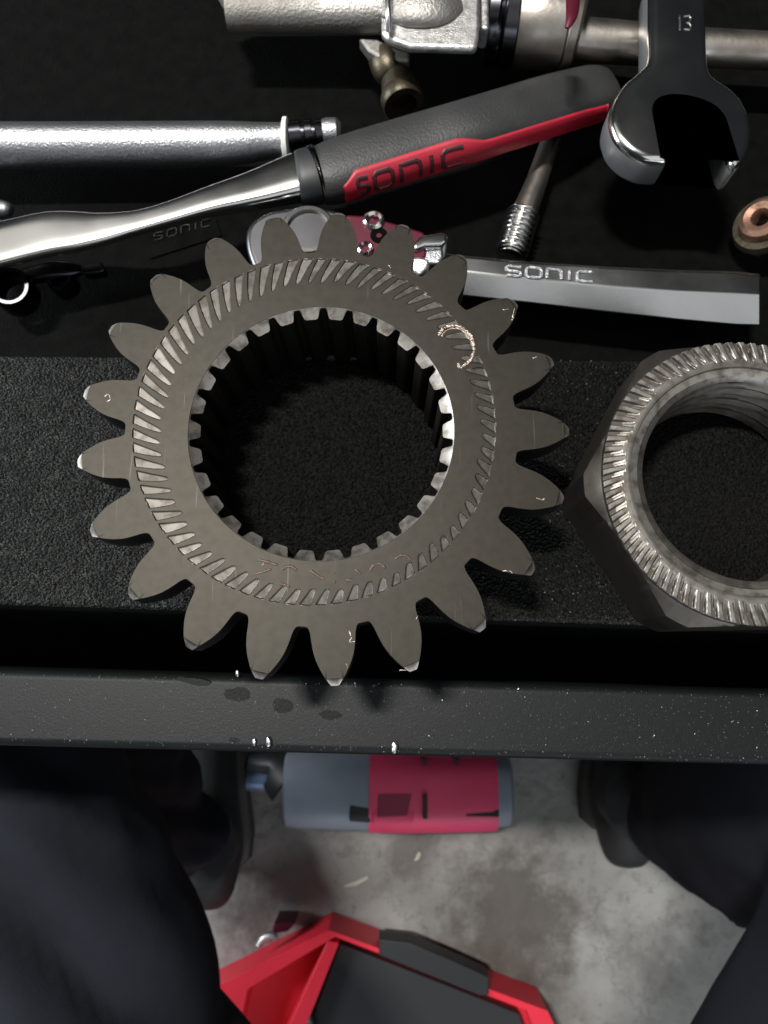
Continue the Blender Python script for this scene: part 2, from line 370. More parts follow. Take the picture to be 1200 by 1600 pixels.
# ================================================================= GEAR
C = Vector((-0.013358, 0.049951, 0)); GR0, RB, RT = 0.0417, 0.02833, 0.05263
GT = 0.0258
tipk = [.9913,.9979,1.0001,.9917,.9884,.9959,.992,.9969,1.0058,1.0097,1.0188,1.0187,1.0152,1.0087,1.004,1.0002,.9882,.9825,.9926,.9907,.9968]
tipa = [-.52,-.3,-.94,-.76,-.58,-.55,-.07,.5,.23,-.35,-.42,-.18,-.39,.44,-.2,.35,.58,1.27,1.06,.9,.38]
prof = [(0, .05278), (.85, .05275), (1.0, .0526), (1.4, .0521), (1.9, .0515), (2.5, .0508), (3.2, .0498), (4.0, .0486), (4.75, .0472), (5.25, .0459), (5.65, .0446), (5.95, .0435), (6.25, .0427), (6.65, .0421), (7.1, .04178), (7.7, .0417), (8.6, .0417)]
def gear_r(th):
    d = (degrees(th) - 120.008) % 360; i = int(round(d / (360 / 21))) % 21
    off = (d - i * 360 / 21 + 180) % 360 - 180
    a = abs(off); w = max(0, 1 - a / 8.57)
    a = abs(off - tipa[i] * w * 1.2) if a < 8.5 else a
    for (a0, r0), (a1, r1) in zip(prof[:-1], prof[1:]):
        if a <= a1:
            r = r0 + (r1 - r0) * (a - a0) / (a1 - a0); break
    else: r = GR0
    k = (RT * tipk[i] - GR0) / (RT - GR0)
    return GR0 + (r - GR0) * k, GR0 + (RT - GR0) * k
def bore_r(th):      # 30 splines
    f = ((degrees(th) - 6.1) / 12.0) % 1.0; f = min(f, 1 - f) * 2      # 0 notch centre .. 1 tooth centre
    f = f + 0.0
    if f < .20: return .02805
    if f < .47: return .02805 - (f - .20) / .27 * .0019
    return .02615 - min(1, (f - .47) / .15) * .0002
GC = C + Vector((-.001516, .00138, 0)); R1 = .03865; R2 = .0343; NG = 76
def groove(x, y, seedoff=0):
    a1 = hypot(x - GC.x, y - GC.y); a2 = hypot(x - C.x, y - C.y)
    ang0 = atan2(y - GC.y, x - GC.x)
    skew = .52 * (R1 - a1) / R1
    ph = (degrees(ang0 - skew) - 180.42 + 2.05) / (360 / NG)
    gi = math.floor(ph + .5) % NG
    jit = random_tab[gi]
    g = ((ph + .5) % 1.0) - .5
    tip = R2 - .0002 + .0004 * jit[0]
    if a1 > R1 or a2 < tip: return 0, 0
    v = (R1 - a1) / max(1e-6, (R1 - a1) + (a2 - tip))
    deg = degrees(ang0) % 360
    weak = 1.0
    if 20 < deg < 75: weak = .75
    hw = .40 * (1 - v) ** .24 * (1 - .12 * v) * (.94 + .1 * jit[1]) * (weak ** .5)
    if abs(g) > hw: return 0, 0
    e = (hw - abs(g)) / .045; edge = min(1, e); 
    u = g / max(hw, 1e-4)
    dep = .00042 * edge * (1 - .55 * v) * (.45 + .55 * (.5 + .5 * u)) * min(1, (R1 - a1) / .00018) * weak
    return dep, min(1, e) * (.20 + .06 * jit[0])
random_tab = [(random.uniform(-1, 1), random.uniform(-1, 1)) for _ in range(NG)]
gear = empty('gear', (C.x, C.y, -GT))
tag(gear, 'large steel ring gear with pointed outer teeth and a splined bore, lying across the tray', 'gear')
NA = 21 * 104
V = []; F = []; W = []; O = []
rings = [RB + .0000, RB + .0003]
nr0 = 8
rings += [RB + .0003 + (.0334 - RB - .0003) * k / nr0 for k in range(1, nr0)]
rings += [.0334 + (.0411 - .0334) * k / 64 for k in range(65)]
cols = []
for j in range(NA):
    th = 2 * pi * j / NA; c, s = cos(th), sin(th); ro, rt = gear_r(th); rb = bore_r(th)
    colv = []
    def add(r, z, w=0.0):
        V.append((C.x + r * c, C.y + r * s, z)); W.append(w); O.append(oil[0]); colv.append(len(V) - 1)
    oil = [.2]  # amount of painted shade: faint on spline walls, full on tooth flanks
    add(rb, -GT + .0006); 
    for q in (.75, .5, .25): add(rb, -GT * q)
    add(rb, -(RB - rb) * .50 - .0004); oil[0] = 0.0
    add(rb, -(RB - rb) * .50 - .0001, (.52 + .12 * sin(th * 7 + 1)) if rb < .0270 else .0)            # foot of the chamfered spline end, its highlight painted in
    add(RB - .0001, -.00012, .7)
    for r in rings:
        w = 0
        x, y = C.x + r * c, C.y + r * s
        if r > .0337: dep, w = groove(x, y)
        else: dep = 0
        add(r, -dep, w)
    for k in range(1, 7): add(.0411 + (min(ro, rt - .0012) - .0411 - .00014) * k / 6, 0)
    chz = max(0.0, ro - (rt - .0012)) * .8
    add(ro - .00012 if chz == 0 else ro - .00008, -chz, min(1, chz * 2500))  # tip chamfer painted brighter to stand for its reflection
    add(ro, -chz - .00018, .35)
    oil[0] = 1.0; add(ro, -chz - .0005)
    add(ro, -.0045); add(ro, -.0086); add(ro - .0005, -.0092)
    add(.0375, -.0092); add(.0368, -.0100); add(.0368, -GT + .0006); add(.0362, -GT)
    add(rb + .0006, -GT)
    cols.append(colv)
m = len(cols[0])
for j in range(NA):
    a = cols[j]; b = cols[(j + 1) % NA]
    for k in range(m):
        k2 = (k + 1) % m
        F.append((a[k], a[k2], b[k2], b[k]))
gb = mesh_obj('gear_body', V, F, M['gear'], gear, True)
at = gb.data.attributes.new('worn', 'FLOAT', 'POINT'); at.data.foreach_set('value', W)
ao = gb.data.attributes.new('wall_shade', 'FLOAT', 'POINT'); ao.data.foreach_set('value', O)
bm = bmesh.new(); bm.from_mesh(gb.data); bmesh.ops.recalc_face_normals(bm, faces=bm.faces); bm.to_mesh(gb.data); bm.free()
gb.data.set_sharp_from_angle(angle=radians(28))

def path_tube(name, pts, r, mat_, parent, jitter=0, z=0, flat=.6):
    stn = []
    L = catmull(pts, 6)
    for i, q in enumerate(L):
        p = P(q[0], q[1], z); k = 1 + (random.uniform(-jitter, jitter) if jitter else 0)
        e = min(1, min(i, len(L) - 1 - i) / 2 + .25)
        stn.append((p.x + random.uniform(-jitter, jitter) * r * .4, p.y + random.uniform(-jitter, jitter) * r * .4, z, r * k * e, r * k * e * flat))
    return sweep(name, stn, mat_, parent, 8)
path_tube('scratch_curl', [(685, 525), (692, 514), (703, 509), (715, 509), (726, 515), (735, 524), (739, 537), (741, 548)], .00040, M['burr'], gear, .28)
path_tube('scratch_curl', [(741, 548), (736, 562), (726, 570), (719, 574), (716, 566)], .00036, M['burr'], gear, .3)
path_tube('scratch_curl', [(690, 526), (696, 517), (707, 513), (718, 514), (728, 521), (734, 531)], .00018, M['burr'], gear, .5)
for pts in ([(545, 985), (549, 996), (546, 1003), (556, 1002)], [(540, 1036), (544, 1043)], [(624, 1047), (640, 1047)], [(837, 777), (846, 781), (852, 778)],
            [(784, 892), (796, 892), (801, 896)], [(804, 481), (800, 500), (803, 494)], [(785, 484), (795, 483)], [(650, 968), (653, 962)], [(832, 560), (840, 557)],
            [(163, 620), (169, 616), (172, 624), (166, 628)], [(606, 413), (611, 419)], [(410, 883), (413, 878)]):
    path_tube('nick', pts, .00010, M['burr'], gear, .5)
for pts in ([(402, 874), (418, 878), (434, 883)], [(398, 897), (412, 893), (424, 889)], [(441, 890), (448, 885), (457, 886), (466, 893)], [(436, 912), (446, 914), (453, 918)],
            [(484, 890), (494, 898), (508, 906)], [(540, 906), (554, 908)], [(555, 889), (565, 898)], [(578, 893), (583, 884), (594, 881), (603, 888)], [(617, 874), (626, 868), (636, 869), (642, 876)], [(520, 896), (524, 897)], [(521, 909), (525, 909)]):
    path_tube('etched_lettering', pts, .00028, M['etch'], gear, .35, flat=.3)

# ================================================================= NUT
nz = -.004; nth = .0218
nc = P(1172, 747, nz); rN = (nc - P(943, 747, nz)).length
nut = empty('hex_nut', (nc.x, nc.y, nz - nth))
tag(nut, 'large hexagonal steel nut with radial ridges round its open bore, beside the gear', 'nut')
hexR = rN * 1.147; hr0 = radians(184 - 3)
V = []; F = []; W = []; O = []; cols = []
NA2 = 76 * 32; rbN = (nc - P(1003, 742, nz)).length; nb = Vector((nc.x, nc.y))
for j in range(NA2):
    th = 2 * pi * j / NA2; c, s = cos(th), sin(th); colv = []
    h = ((th - hr0 + pi / 6) % (pi / 3)) - pi / 6
    h = ((th - hr0) % (pi / 3)) - pi / 6
    hx = hexR * cos(pi / 6) / cos(h); hx = min(hx, hexR * .962)
    def add(r, z, w=0.0):
        V.append((nb.x + r * c, nb.y + r * s, nz + z)); W.append(w); colv.append(len(V) - 1)
    tz = lambda z: z
    # threaded bore
    for k in range(40, -1, -1):
        zz = -nth + (nth - .0022) * (40 - k) / 40
        f = ((zz / .0032) + th / (2 * pi)) % 1.0
        add(rbN - .0002 - .0011 * abs(2 * f - 1), zz, .25)
    add(rbN + .0003, -.0016, .8); add(rbN + .0007, -.0010, 1); add(rbN + .0022, -.0007, .9); add(rbN + .0024, -.0001, .35)
    rin = rbN + .0030
    for k in range(0, 46):
        r = rin + (rN - rin) * k / 45
        pg = (th + .34 * (rN - r) / rN) * 76 / (2 * pi); g = (pg % 1.0) - .5; gi = int(pg) % 76
        t = (r - rin) / (rN - rin)
        vis = max(0, min(1, (t - .18 + .12 * random_tab[gi][0]) / .42)) ** .7
        val = max(0, min(1, (abs(g) - (.5 - .30) + .05 * (1 - t)) / .12))           # 1 in the valley
        hwv = val * vis
        rnd = 0
        if t > .985: rnd = .00015
        add(r, -.0007 * hwv - rnd, max(0.0, .95 - .95 * hwv) if t > .15 else .6)
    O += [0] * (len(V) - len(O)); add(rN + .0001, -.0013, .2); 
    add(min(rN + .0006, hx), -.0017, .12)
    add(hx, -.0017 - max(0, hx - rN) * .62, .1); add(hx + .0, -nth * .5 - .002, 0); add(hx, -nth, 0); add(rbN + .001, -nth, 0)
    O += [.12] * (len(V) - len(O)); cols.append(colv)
m = len(cols[0])
for j in range(NA2):
    a = cols[j]; b = cols[(j + 1) % NA2]
    for k in range(m):
        k2 = (k + 1) % m; F.append((a[k], a[k2], b[k2], b[k]))
nbd = mesh_obj('nut_body', V, F, M['nut'], nut, True)
at = nbd.data.attributes.new('worn', 'FLOAT', 'POINT'); at.data.foreach_set('value', W)
ao = nbd.data.attributes.new('wall_shade', 'FLOAT', 'POINT'); ao.data.foreach_set('value', O)
bm = bmesh.new(); bm.from_mesh(nbd.data); bmesh.ops.recalc_face_normals(bm, faces=bm.faces); bm.to_mesh(nbd.data); bm.free()
nbd.data.set_sharp_from_angle(angle=radians(32))

# ================================================================= RATCHET WITH GREY AND RED GRIP
ratz = -.050
rat = empty('ratchet', tuple(P(470, 280, TR)))
tag(rat, 'long ratchet with polished neck and dark grey grip carrying a red panel', 'ratchet')
tube_px('neck', [(-60, 398, ratz, 40, .30), (20, 378, ratz, 38, .30), (75, 366, ratz, 37, .32), (118, 362, ratz, 33, .34), (160, 358, ratz, 26, .42), (215, 348, ratz, 19, .55), (265, 335, ratz, 19, .6), (330, 315, ratz, 23, .58), (400, 297, ratz, 30, .55), (455, 281, ratz, 37, .55), (468, 277, ratz, 38, .55)], M['chrome'], rat, 64, 3.4, 8)
tube_px('collar', [(466, 280, ratz, 41, .75), (472, 279, ratz, 43, .78), (486, 276, ratz, 44, .78), (494, 274, ratz, 44, .78)], M['dark_plastic'], rat, 40, 2.3, 4)
tube_px('ferrule_ring', [(494, 275, ratz, 45, .8), (497, 274, ratz, 46, .81), (501, 273, ratz, 45, .8)], M['black_chrome'], rat, 40, 2.3, 3)
grip = [(500, 274, ratz, 44, .74), (520, 270, ratz, 48, .72), (560, 257, ratz, 49, .72), (650, 229, ratz, 48, .72), (750, 199, ratz, 47, .74), (850, 168, ratz - .004, 46, .74), (900, 154, ratz - .008, 45, .72), (932, 145, ratz - .01, 42, .70), (952, 139, ratz - .011, 34, .66), (960, 137, ratz - .011, 20, .5)]
tube_px('grip', grip, M['rubber'], rat, 48, 2.5, 8)
# red panel: a shell over the lower flank of the grip
def red_panel():
    L = catmull(grip, 8); V = []; F = []
    rows = []
    for i, q in enumerate(L):
        if q[0] < 522 or q[0] > 925: continue
        p = P(q[0], q[1], q[2]); s_ = S(q[0], q[1], q[2]); w = q[3] * s_; h = w * q[4]
        a = L[max(i - 1, 0)]; b = L[min(i + 1, len(L) - 1)]
        t = (P(b[0], b[1], b[2]) - P(a[0], a[1], a[2])).normalized(); side = t.cross(Vector((0, 0, 1))).normalized(); nn = side.cross(t)
        x = q[0]
        top = 60 if x < 705 else (60 - (x - 705) / 35 * 24 if x < 740 else 36 - (x - 740) * .02)
        if x < 545: top = 30 + (x - 522) / 23 * 30
        lo = -18
        row = []
        for k in range(15):
            an = radians(lo + (top - lo) * k / 14); c, sn = cos(an), sin(an)
            u = abs(c) ** .8; v = math.copysign(abs(sn) ** .8, sn)
            off = .00045 if 0 < k < 14 else -.0002
            row.append(p + side * u * (w + off) + nn * v * (h + off)); 
        rows.append(row)
    for r_ in rows: V += r_
    for i in range(len(rows) - 1):
        for k in range(14): F.append((i * 15 + k, i * 15 + k + 1, (i + 1) * 15 + k + 1, (i + 1) * 15 + k))
    F.append(tuple(range(15))); F.append(tuple(range((len(rows) - 1) * 15, len(rows) * 15))[::-1])
    mesh_obj('red_panel', V, F, M['red_grip'], rat, True)
    return rows
rows = red_panel()
def on_panel(u, v):        # u in 0..1 along the panel, v 0..1 across it
    f = u * (len(rows) - 1); i = max(0, min(len(rows) - 2, int(f))); fr = f - i
    g = 3.2 + v * 7.2; k = max(0, min(13, int(g))); fg = g - k
    a = rows[i][k].lerp(rows[i][k + 1], fg); b = rows[i + 1][k].lerp(rows[i + 1][k + 1], fg)
    n = (rows[i + 1][k] - rows[i][k]).cross(rows[i][k + 1] - rows[i][k]).normalized()
    if n.z < 0: n = -n
    return a.lerp(b, fr), n
stroke_text('sonic_lettering', 'SONIC', lambda u, v: on_panel(.10 + u, v), .062, .020, .00062, M['black_print'], rat, .0001)

# ================================================================= SATIN TORQUE BAR (left)
tq = empty('torque_bar', tuple(P(200, 230, TR)))
tag(tq, 'satin chrome round bar with a thin pale ring, above the ratchet neck', 'bar tool')
tz_ = -.058
tube_px('barrel', [(-60, 229, tz_, 35), (100, 228, tz_, 34), (300, 226, tz_, 33), (370, 224, tz_, 31), (410, 221, tz_, 27), (445, 219, tz_, 25)], M['satin'], tq, 48, 2, 8, 1)
tube_px('pale_ring', [(442, 219, tz_, 27), (444, 219, tz_, 33), (450, 219, tz_, 33), (452, 219, tz_, 27)], mat('pale_plastic', (.65, .65, .62), 0, .5), tq, 40, 2, 2, 1, False)
tube_px('knurled_neck', [(452, 213, tz_, 22), (470, 211, tz_, 22), (471, 211, tz_, 19), (476, 211, tz_, 19), (477, 211, tz_, 22), (487, 210, tz_, 22), (488, 210, tz_, 19), (493, 210, tz_, 19), (494, 210, tz_, 22), (504, 209, tz_, 21)], M['black_chrome'], tq, 40, 2, 1, 1, False)
tube_px('end_cap', [(503, 209, tz_, 20), (512, 208, tz_, 22), (526, 207, tz_, 21), (533, 207, tz_, 14)], M['satin'], tq, 40, 2, 1, 1, False)

# ================================================================= CAST ALUMINIUM HOUSING (top)
hs = empty('aluminium_housing', tuple(P(560, 20, TR)))
tag(hs, 'rough cast aluminium housing with a square flange, cut off by the top edge', 'casting')
hz = -.052
tube_px('cast_barrel', [(352, 2, hz, 48), (356, 0, hz, 51), (480, 0, hz, 52), (604, 0, hz, 54)], M['cast'], hs, 48, 2.4, 4, .6, False)
prism('square_flange', pix([(598, -90), (750, -90), (750, 40), (746, 73), (738, 75), (640, 72), (606, 60), (596, 50)], -.040), -.0432, -.040, M['cast_bright'], hs, .0012)
tube_px('boss', [(606, -14, -.040, 50, .25), (640, -14, -.039, 64, .3), (680, -14, -.039, 62, .3), (712, -16, -.040, 40, .2)], M['cast'], hs, 48, 2.2, 5)
tube_px('bright_seam', [(606, -40, -.0345, 5), (606, 0, -.0345, 5), (607, 25, -.0352, 5), (608, 50, -.038, 4)], M['spark'], hs, 12, 2, 4)
prism('drain_lug', pix([(560, 58), (590, 60), (612, 72), (640, 80), (640, 95), (596, 92), (575, 78)], -.055), -.060, -.055, M['cast'], hs, .001)
prism('step_flange', pix([(751, -60), (765, -60), (764, 44), (752, 44)], -.042), -.050, -.042, M['cast_bright'], hs, .0008)

# brown fitting under it
ft = empty('elbow_fitting', tuple(P(620, 130, TR)))
tag(ft, 'small dirty brown pipe fitting in the shadow below the aluminium housing', 'fitting')
tube_px('fitting_body', [(598, 88, -.060, 24), (606, 105, -.060, 26), (616, 118, -.061, 24), (622, 132, -.061, 27), (626, 148, -.061, 30)], M['brass'], ft, 32, 2, 4)
a_ = P(626, 148, -.061); b_ = P(633, 172, -.060); ax = (b_ - a_).normalized()
rr = 33 * S(626, 150, -.061)
ring_band('fitting_rim', a_, ax, [(0, rr * .62), (0, rr * .95), (.0008, rr), (.0042, rr), (.005, rr * .92), (.005, rr * .62)], M['brass'], ft)

# ================================================================= SOCKET COUPLER AND EXTENSION BAR (top right)
cp = empty('socket_coupler', tuple(P(850, 40, TR)))
tag(cp, 'worn steel socket coupler with dark rings and a red stripe, right of the aluminium housing', 'socket')
cz = -.052
tube_px('dark_ring', [(757, 30, cz, 52), (762, 30, cz, 62), (776, 32, cz, 63), (780, 32, cz, 57), (786, 32, cz, 57), (789, 33, cz, 64), (803, 34, cz, 64), (807, 34, cz, 58)], M['black_chrome'], cp, 48, 2, 1, 1, False)
tube_px('steel_sleeve', [(806, 34, cz, 58), (810, 35, cz, 62), (850, 38, cz, 62), (878, 40, cz, 61), (880, 40, cz, 57), (884, 41, cz, 57), (886, 41, cz, 62), (900, 43, cz, 58), (906, 44, cz, 48)], M['dull_steel'], cp, 48, 2, 1, 1, False)
tube_px('red_stripe', [(886, 44, -.0232, 4, .5), (893, 26, -.0228, 9, .4), (895, 5, -.0234, 11, .4), (895, -10, -.024, 11, .4)], M['dark_red'], cp, 12, 2, 4)
eb = empty('extension_bar', tuple(P(1050, 70, TR)))
tag(eb, 'slim chrome extension bar running behind the open wrench to the right edge', 'extension bar')
tube_px('bar_shaft', [(900, 62, -.056, 31), (960, 66, -.056, 30), (1010, 70, -.056, 29), (1014, 70, -.056, 34), (1022, 70, -.056, 34), (1026, 71, -.056, 27), (1280, 84, -.056, 26)], M['dull_steel'], eb, 48, 2, 1, 1, False)
pn = empty('small_steel_pin', tuple(P(975, 92, TR)))
tag(pn, 'small steel pin just under the extension bar', 'pin')
tube_px('pin_body', [(962, 90, -.067, 6), (968, 91, -.066, 9), (990, 93, -.066, 8), (996, 94, -.067, 5)], M['dull_steel'], pn, 20, 2, 2)

# ================================================================= OPEN END WRENCH
wz = -.036
wr = empty('open_end_wrench', tuple(P(1065, 180, TR)))
tag(wr, 'dark polished open end wrench hanging jaws down from the top edge, stamped with its size', 'wrench')
head = [(1016, -60), (1016, 40), (1016, 92), (1000, 108), (975, 128), (958, 155), (952, 185), (961, 214), (981, 235), (1010, 250), (1040, 252),
        (1045, 249), (1042, 225), (1037, 200), (1032, 180), (1031, 168), (1036, 161), (1050, 157), (1070, 158), (1092, 163), (1111, 172), (1123, 185), (1130, 212), (1137, 240), (1141, 252),
        (1150, 262), (1164, 248), (1174, 228), (1177, 200), (1172, 172), (1160, 150), (1143, 133), (1124, 122), (1112, 112), (1108, 92), (1106, 40), (1104, -60)]
def bez(out, zt, zb, name, matn, parent):
    L = [Vector((x, y)) for x, y in pix(out, zt)]
    for it in range(2):
        L = [q for i in range(len(L)) for q in (L[i].lerp(L[(i + 1) % len(L)], .2), L[i].lerp(L[(i + 1) % len(L)], .8))]
    n = len(L); ar = sum(L[i].x * L[(i + 1) % n].y - L[(i + 1) % n].x * L[i].y for i in range(n))
    if ar < 0: L.reverse()
    nrm = []
    for i in range(n):
        t = (L[(i + 1) % n] - L[i - 1]).normalized(); nrm.append(Vector((t.y, -t.x)))
    V = []; F = []; prof_ = [(.0012, zb), (.0004, zb + .0004), (0, zb + .0012), (0, zt - .0024), (.0002, zt - .0014), (.0007, zt - .0007), (.0014, zt - .00025), (.0023, zt)]
    for ins, z in prof_:
        for i in range(n): q = L[i] - nrm[i] * ins; V.append((q.x, q.y, z))
    for k in range(len(prof_) - 1):
        for i in range(n):
            j = (i + 1) % n; F.append((k * n + i, k * n + j, (k + 1) * n + j, (k + 1) * n + i))
    F.append(tuple(range(n))[::-1]); e = (len(prof_) - 1) * n; F.append(tuple(range(e, e + n)))
    o = mesh_obj(name, V, F, matn, parent, True)
    o.data.materials.append(M['jaw_side'])
    for k in range(3):
        for i in range(n): o.data.polygons[k * n + i].material_index = 1
    o.data.set_sharp_from_angle(angle=radians(55)); return o
bez(head, wz, wz - .0115, 'wrench_body', M['chrome'], wr)
stroke_text('size_stamp', '13', lambda u, v: (P(1060 + (1 - v) * 0 + u * 26, 46 - v * 22 + 0, wz + .0001), Vector((0, 0, 1))), .52, .12, .00022, M['spark'], wr)

# ================================================================= STUD
sd = empty('threaded_stud', tuple(P(800, 370, TR)))
tag(sd, 'steel stud with a coarse threaded end, poking out from under the ratchet grip', 'stud')
tube_px('shank', [(862, 215, -.068, 15), (838, 285, -.067, 17), (818, 335, -.067, 20)], M['dull_steel'], sd, 32, 2, 3, 1)
th_st = []
a_, b_ = (818, 332), (797, 400)
for i in range(101):
    f = i / 100; k = .5 - .5 * cos(2 * pi * f * 8.5)
    r = 21 + 5.5 * k
    if i < 3: r = 20
    if i > 97: r = 19
    th_st.append((a_[0] + (b_[0] - a_[0]) * f, a_[1] + (b_[1] - a_[1]) * f, -.066, r))
tube_px('thread', th_st, M['chrome'], sd, 36, 2, 1, 1, False)

# ================================================================= LOWER LETTERED WRENCH (right, in the tray)
lw = empty('lettered_wrench', tuple(P(960, 460, TR)))
tag(lw, 'flat chrome wrench handle with raised lettering, lying right of the gear above the nut', 'wrench')
zt = -.052
def ribbon(name, rows_, mat_, parent, smooth=True):
    V = []; F = []; n = len(rows_[0])
    for r_ in rows_: V += [P(*q) for q in r_]
    for i in range(len(rows_) - 1):
        for k in range(n):
            k2 = (k + 1) % n; F.append((i * n + k, i * n + k2, (i + 1) * n + k2, (i + 1) * n + k))
    F.append(tuple(range(n))[::-1]); F.append(tuple(range((len(rows_) - 1) * n, len(rows_) * n)))
    o = mesh_obj(name, V, F, mat_, parent)
    bm = bmesh.new(); bm.from_mesh(o.data); bmesh.ops.recalc_face_normals(bm, faces=bm.faces); bm.to_mesh(o.data); bm.free()
    return o
# section: back edge, top flat (lettered), sloping front flank, bottom
sec = []
for (x, yb, yf, yl) in [(600, 385, 402, 452), (720, 399, 423, 462), (830, 409, 436, 474), (950, 417, 447, 488), (1060, 422, 455, 500), (1150, 424, 459, 508), (1188, 428, 461, 509)]:
    sec.append([(x, yb, zt - .009), (x, yb + 2, zt), (x, yf, zt), (x, yl, zt - .0040), (x, yl - 4, zt - .0075), (x, yb + 6, zt - .0075)])
o = ribbon('wrench_handle', sec, M['flat'], lw); soften(o, .0009, 3, 20)
def on_lw(u, v):
    x = 790 + u; return P(x, 430 + (x - 790) * .075 - v * 15, zt + .0003), Vector((0, 0, 1))
stroke_text('sonic_lettering', 'SONIC', on_lw, 25, 7, .0005, M['satin'], lw)

# ================================================================= PIECES HALF HIDDEN BEHIND THE GEAR
rh = empty('round_head_ratchet', tuple(P(470, 370, TR)))
tag(rh, 'round chrome ratchet head partly hidden behind the upper gear teeth', 'ratchet head')
rz = -.048
prism('head_disc', pix(closed_catmull([(383, 368), (392, 345), (420, 328), (460, 322), (505, 322), (540, 332), (556, 360), (548, 400), (520, 430), (460, 440), (405, 425), (388, 400)], 5), rz), rz - .012, rz, M['disc'], rh, .002, 4)
c_ = P(482, 362, rz); r_ = 42 * S(482, 362, rz)
ring_band('selector_ring', c_, (0, 0, 1), [(-.001, r_ * .8), (-.001, r_), (.0012, r_), (.0016, r_ * .94), (.0016, r_ * .8)], M['chrome'], rh)
rp = empty('red_plate', tuple(P(600, 370, TR)))
tag(rp, 'dark red metal plate with round rivets behind the top gear teeth', 'plate')
prism('plate_body', pix([(540, 334), (575, 336), (625, 350), (664, 362), (668, 400), (640, 420), (580, 425), (552, 410)], -.045), -.050, -.045, M['dark_red'], rp, .001)
for (x, y, r_) in ((584, 346, 17), (571, 390, 13)):
    c_ = P(x, y, -.045); q = r_ * S(x, y, -.045)
    ring_band('rivet', c_, (0, 0, 1), [(-.001, q * .45), (-.001, q), (.0009, q * .96), (.0014, q * .75), (.0009, q * .5)], M['chrome'], rp, 32)
c_ = P(592, 368, -.045); q = 15 * S(592, 368, -.045)
ring_band('rivet_hole', c_, (0, 0, 1), [(-.001, q * .3), (-.001, q * .9), (.0003, q * .9), (.0003, q * .3)], M['slot'], rp, 32)
hx_ = empty('chrome_socket_end', tuple(P(670, 385, TR)))
tag(hx_, 'small bright chrome jaw end between two top right gear teeth', 'tool end')
prism('jaw', pix([(644, 378), (658, 366), (690, 361), (701, 364), (700, 378), (690, 383), (664, 384), (646, 392)], -.043), -.052, -.043, M['chrome'], hx_, .0012)
prism('jaw_face', pix([(640, 402), (655, 400), (672, 404), (670, 418), (656, 430), (641, 420)], -.040), -.050, -.040, M['cast_bright'], hx_, .001)
prism('jaw_lower', pix([(650, 392), (692, 384), (694, 400), (688, 412), (665, 412)], -.0455), -.052, -.0455, M['satin'], hx_, .001)

# black chrome pivot wrench at left edge
bw = empty('black_swivel_wrench', tuple(P(60, 440, TR)))
tag(bw, 'nearly black swivel wrench with a round eye at the left edge under the ratchet neck', 'wrench')
c_ = P(22, 455, -.062); q = 32 * S(22, 455, -.062)
ring_band('round_eye', c_, (0.1, -.1, 1), [(-.005, q * .66), (-.005, q), (.003, q), (.0042, q * .9), (.0042, q * .74), (.003, q * .66)], M['black_chrome'], bw)
tube_px('link', [(40, 432, -.064, 13, .7), (75, 424, -.064, 16, .7), (110, 422, -.064, 13, .6), (128, 421, -.065, 9, .6)], M['black_chrome'], bw, 32, 3, 5)
c_ = P(97, 440, -.066); q = 21 * S(97, 440, -.066)
ring_band('small_eye', c_, (0, 0, 1), [(-.004, q * .55), (-.004, q), (.002, q), (.003, q * .85), (.002, q * .55)], M['black_chrome'], bw, 40)
prism('blade_tip', pix([(128, 412), (158, 408), (164, 420), (160, 425), (130, 428)], -.065), -.069, -.065, M['black_chrome'], bw, .0008)
sc_ = empty('round_extension', tuple(P(0, 328, TR)))
tag(sc_, 'small grey chrome tool end at the left edge just above the ratchet neck', 'tool end')
tube_px('rounded_end', [(-20, 327, -.062, 14), (0, 327, -.062, 14), (14, 328, -.062, 11), (19, 329, -.062, 5)], M['satin'], sc_, 24, 2, 3)
# lettering pressed in a black holder below the neck
bh = empty('black_holder_strip', tuple(P(285, 365, TR)))
tag(bh, 'black holder strip with small raised letters between ratchet neck and gear', 'holder')
prism('strip_body', pix([(225, 380), (338, 342), (346, 368), (235, 404)], -.0743), TR - .001, -.0743, M['foam'], bh, .0003)
stroke_text('sonic_lettering', 'SONIC', lambda u, v: (P(240 + u, 376 - (u) * .27 - v * 11, -.0741), Vector((0, 0, 1))), 15, 6, .00022, M['black_chrome'], bh)

# copper washer
cw = empty('copper_washer', tuple(P(1188, 350, TR)))
tag(cw, 'worn copper coloured sealing ring standing at the right edge', 'washer')
c_ = P(1190, 342, -.060); q = 34 * S(1191, 347, -.06)
ring_band('washer_ring', c_, (-.62, .05, .8), [(-.004, q * .36), (-.004, q * .9), (-.001, q), (.0008, q * .93), (.002, q * .72), (.0012, q * .45), (.0, q * .36)], M['copper'], cw)
ring_band('brown_flange', c_, (-.62, .05, .8), [(-.0058, q * .5), (-.0058, q * 1.3), (-.0045, q * 1.42), (-.0022, q * 1.32), (-.0022, q * .5)], M['brass'], cw)

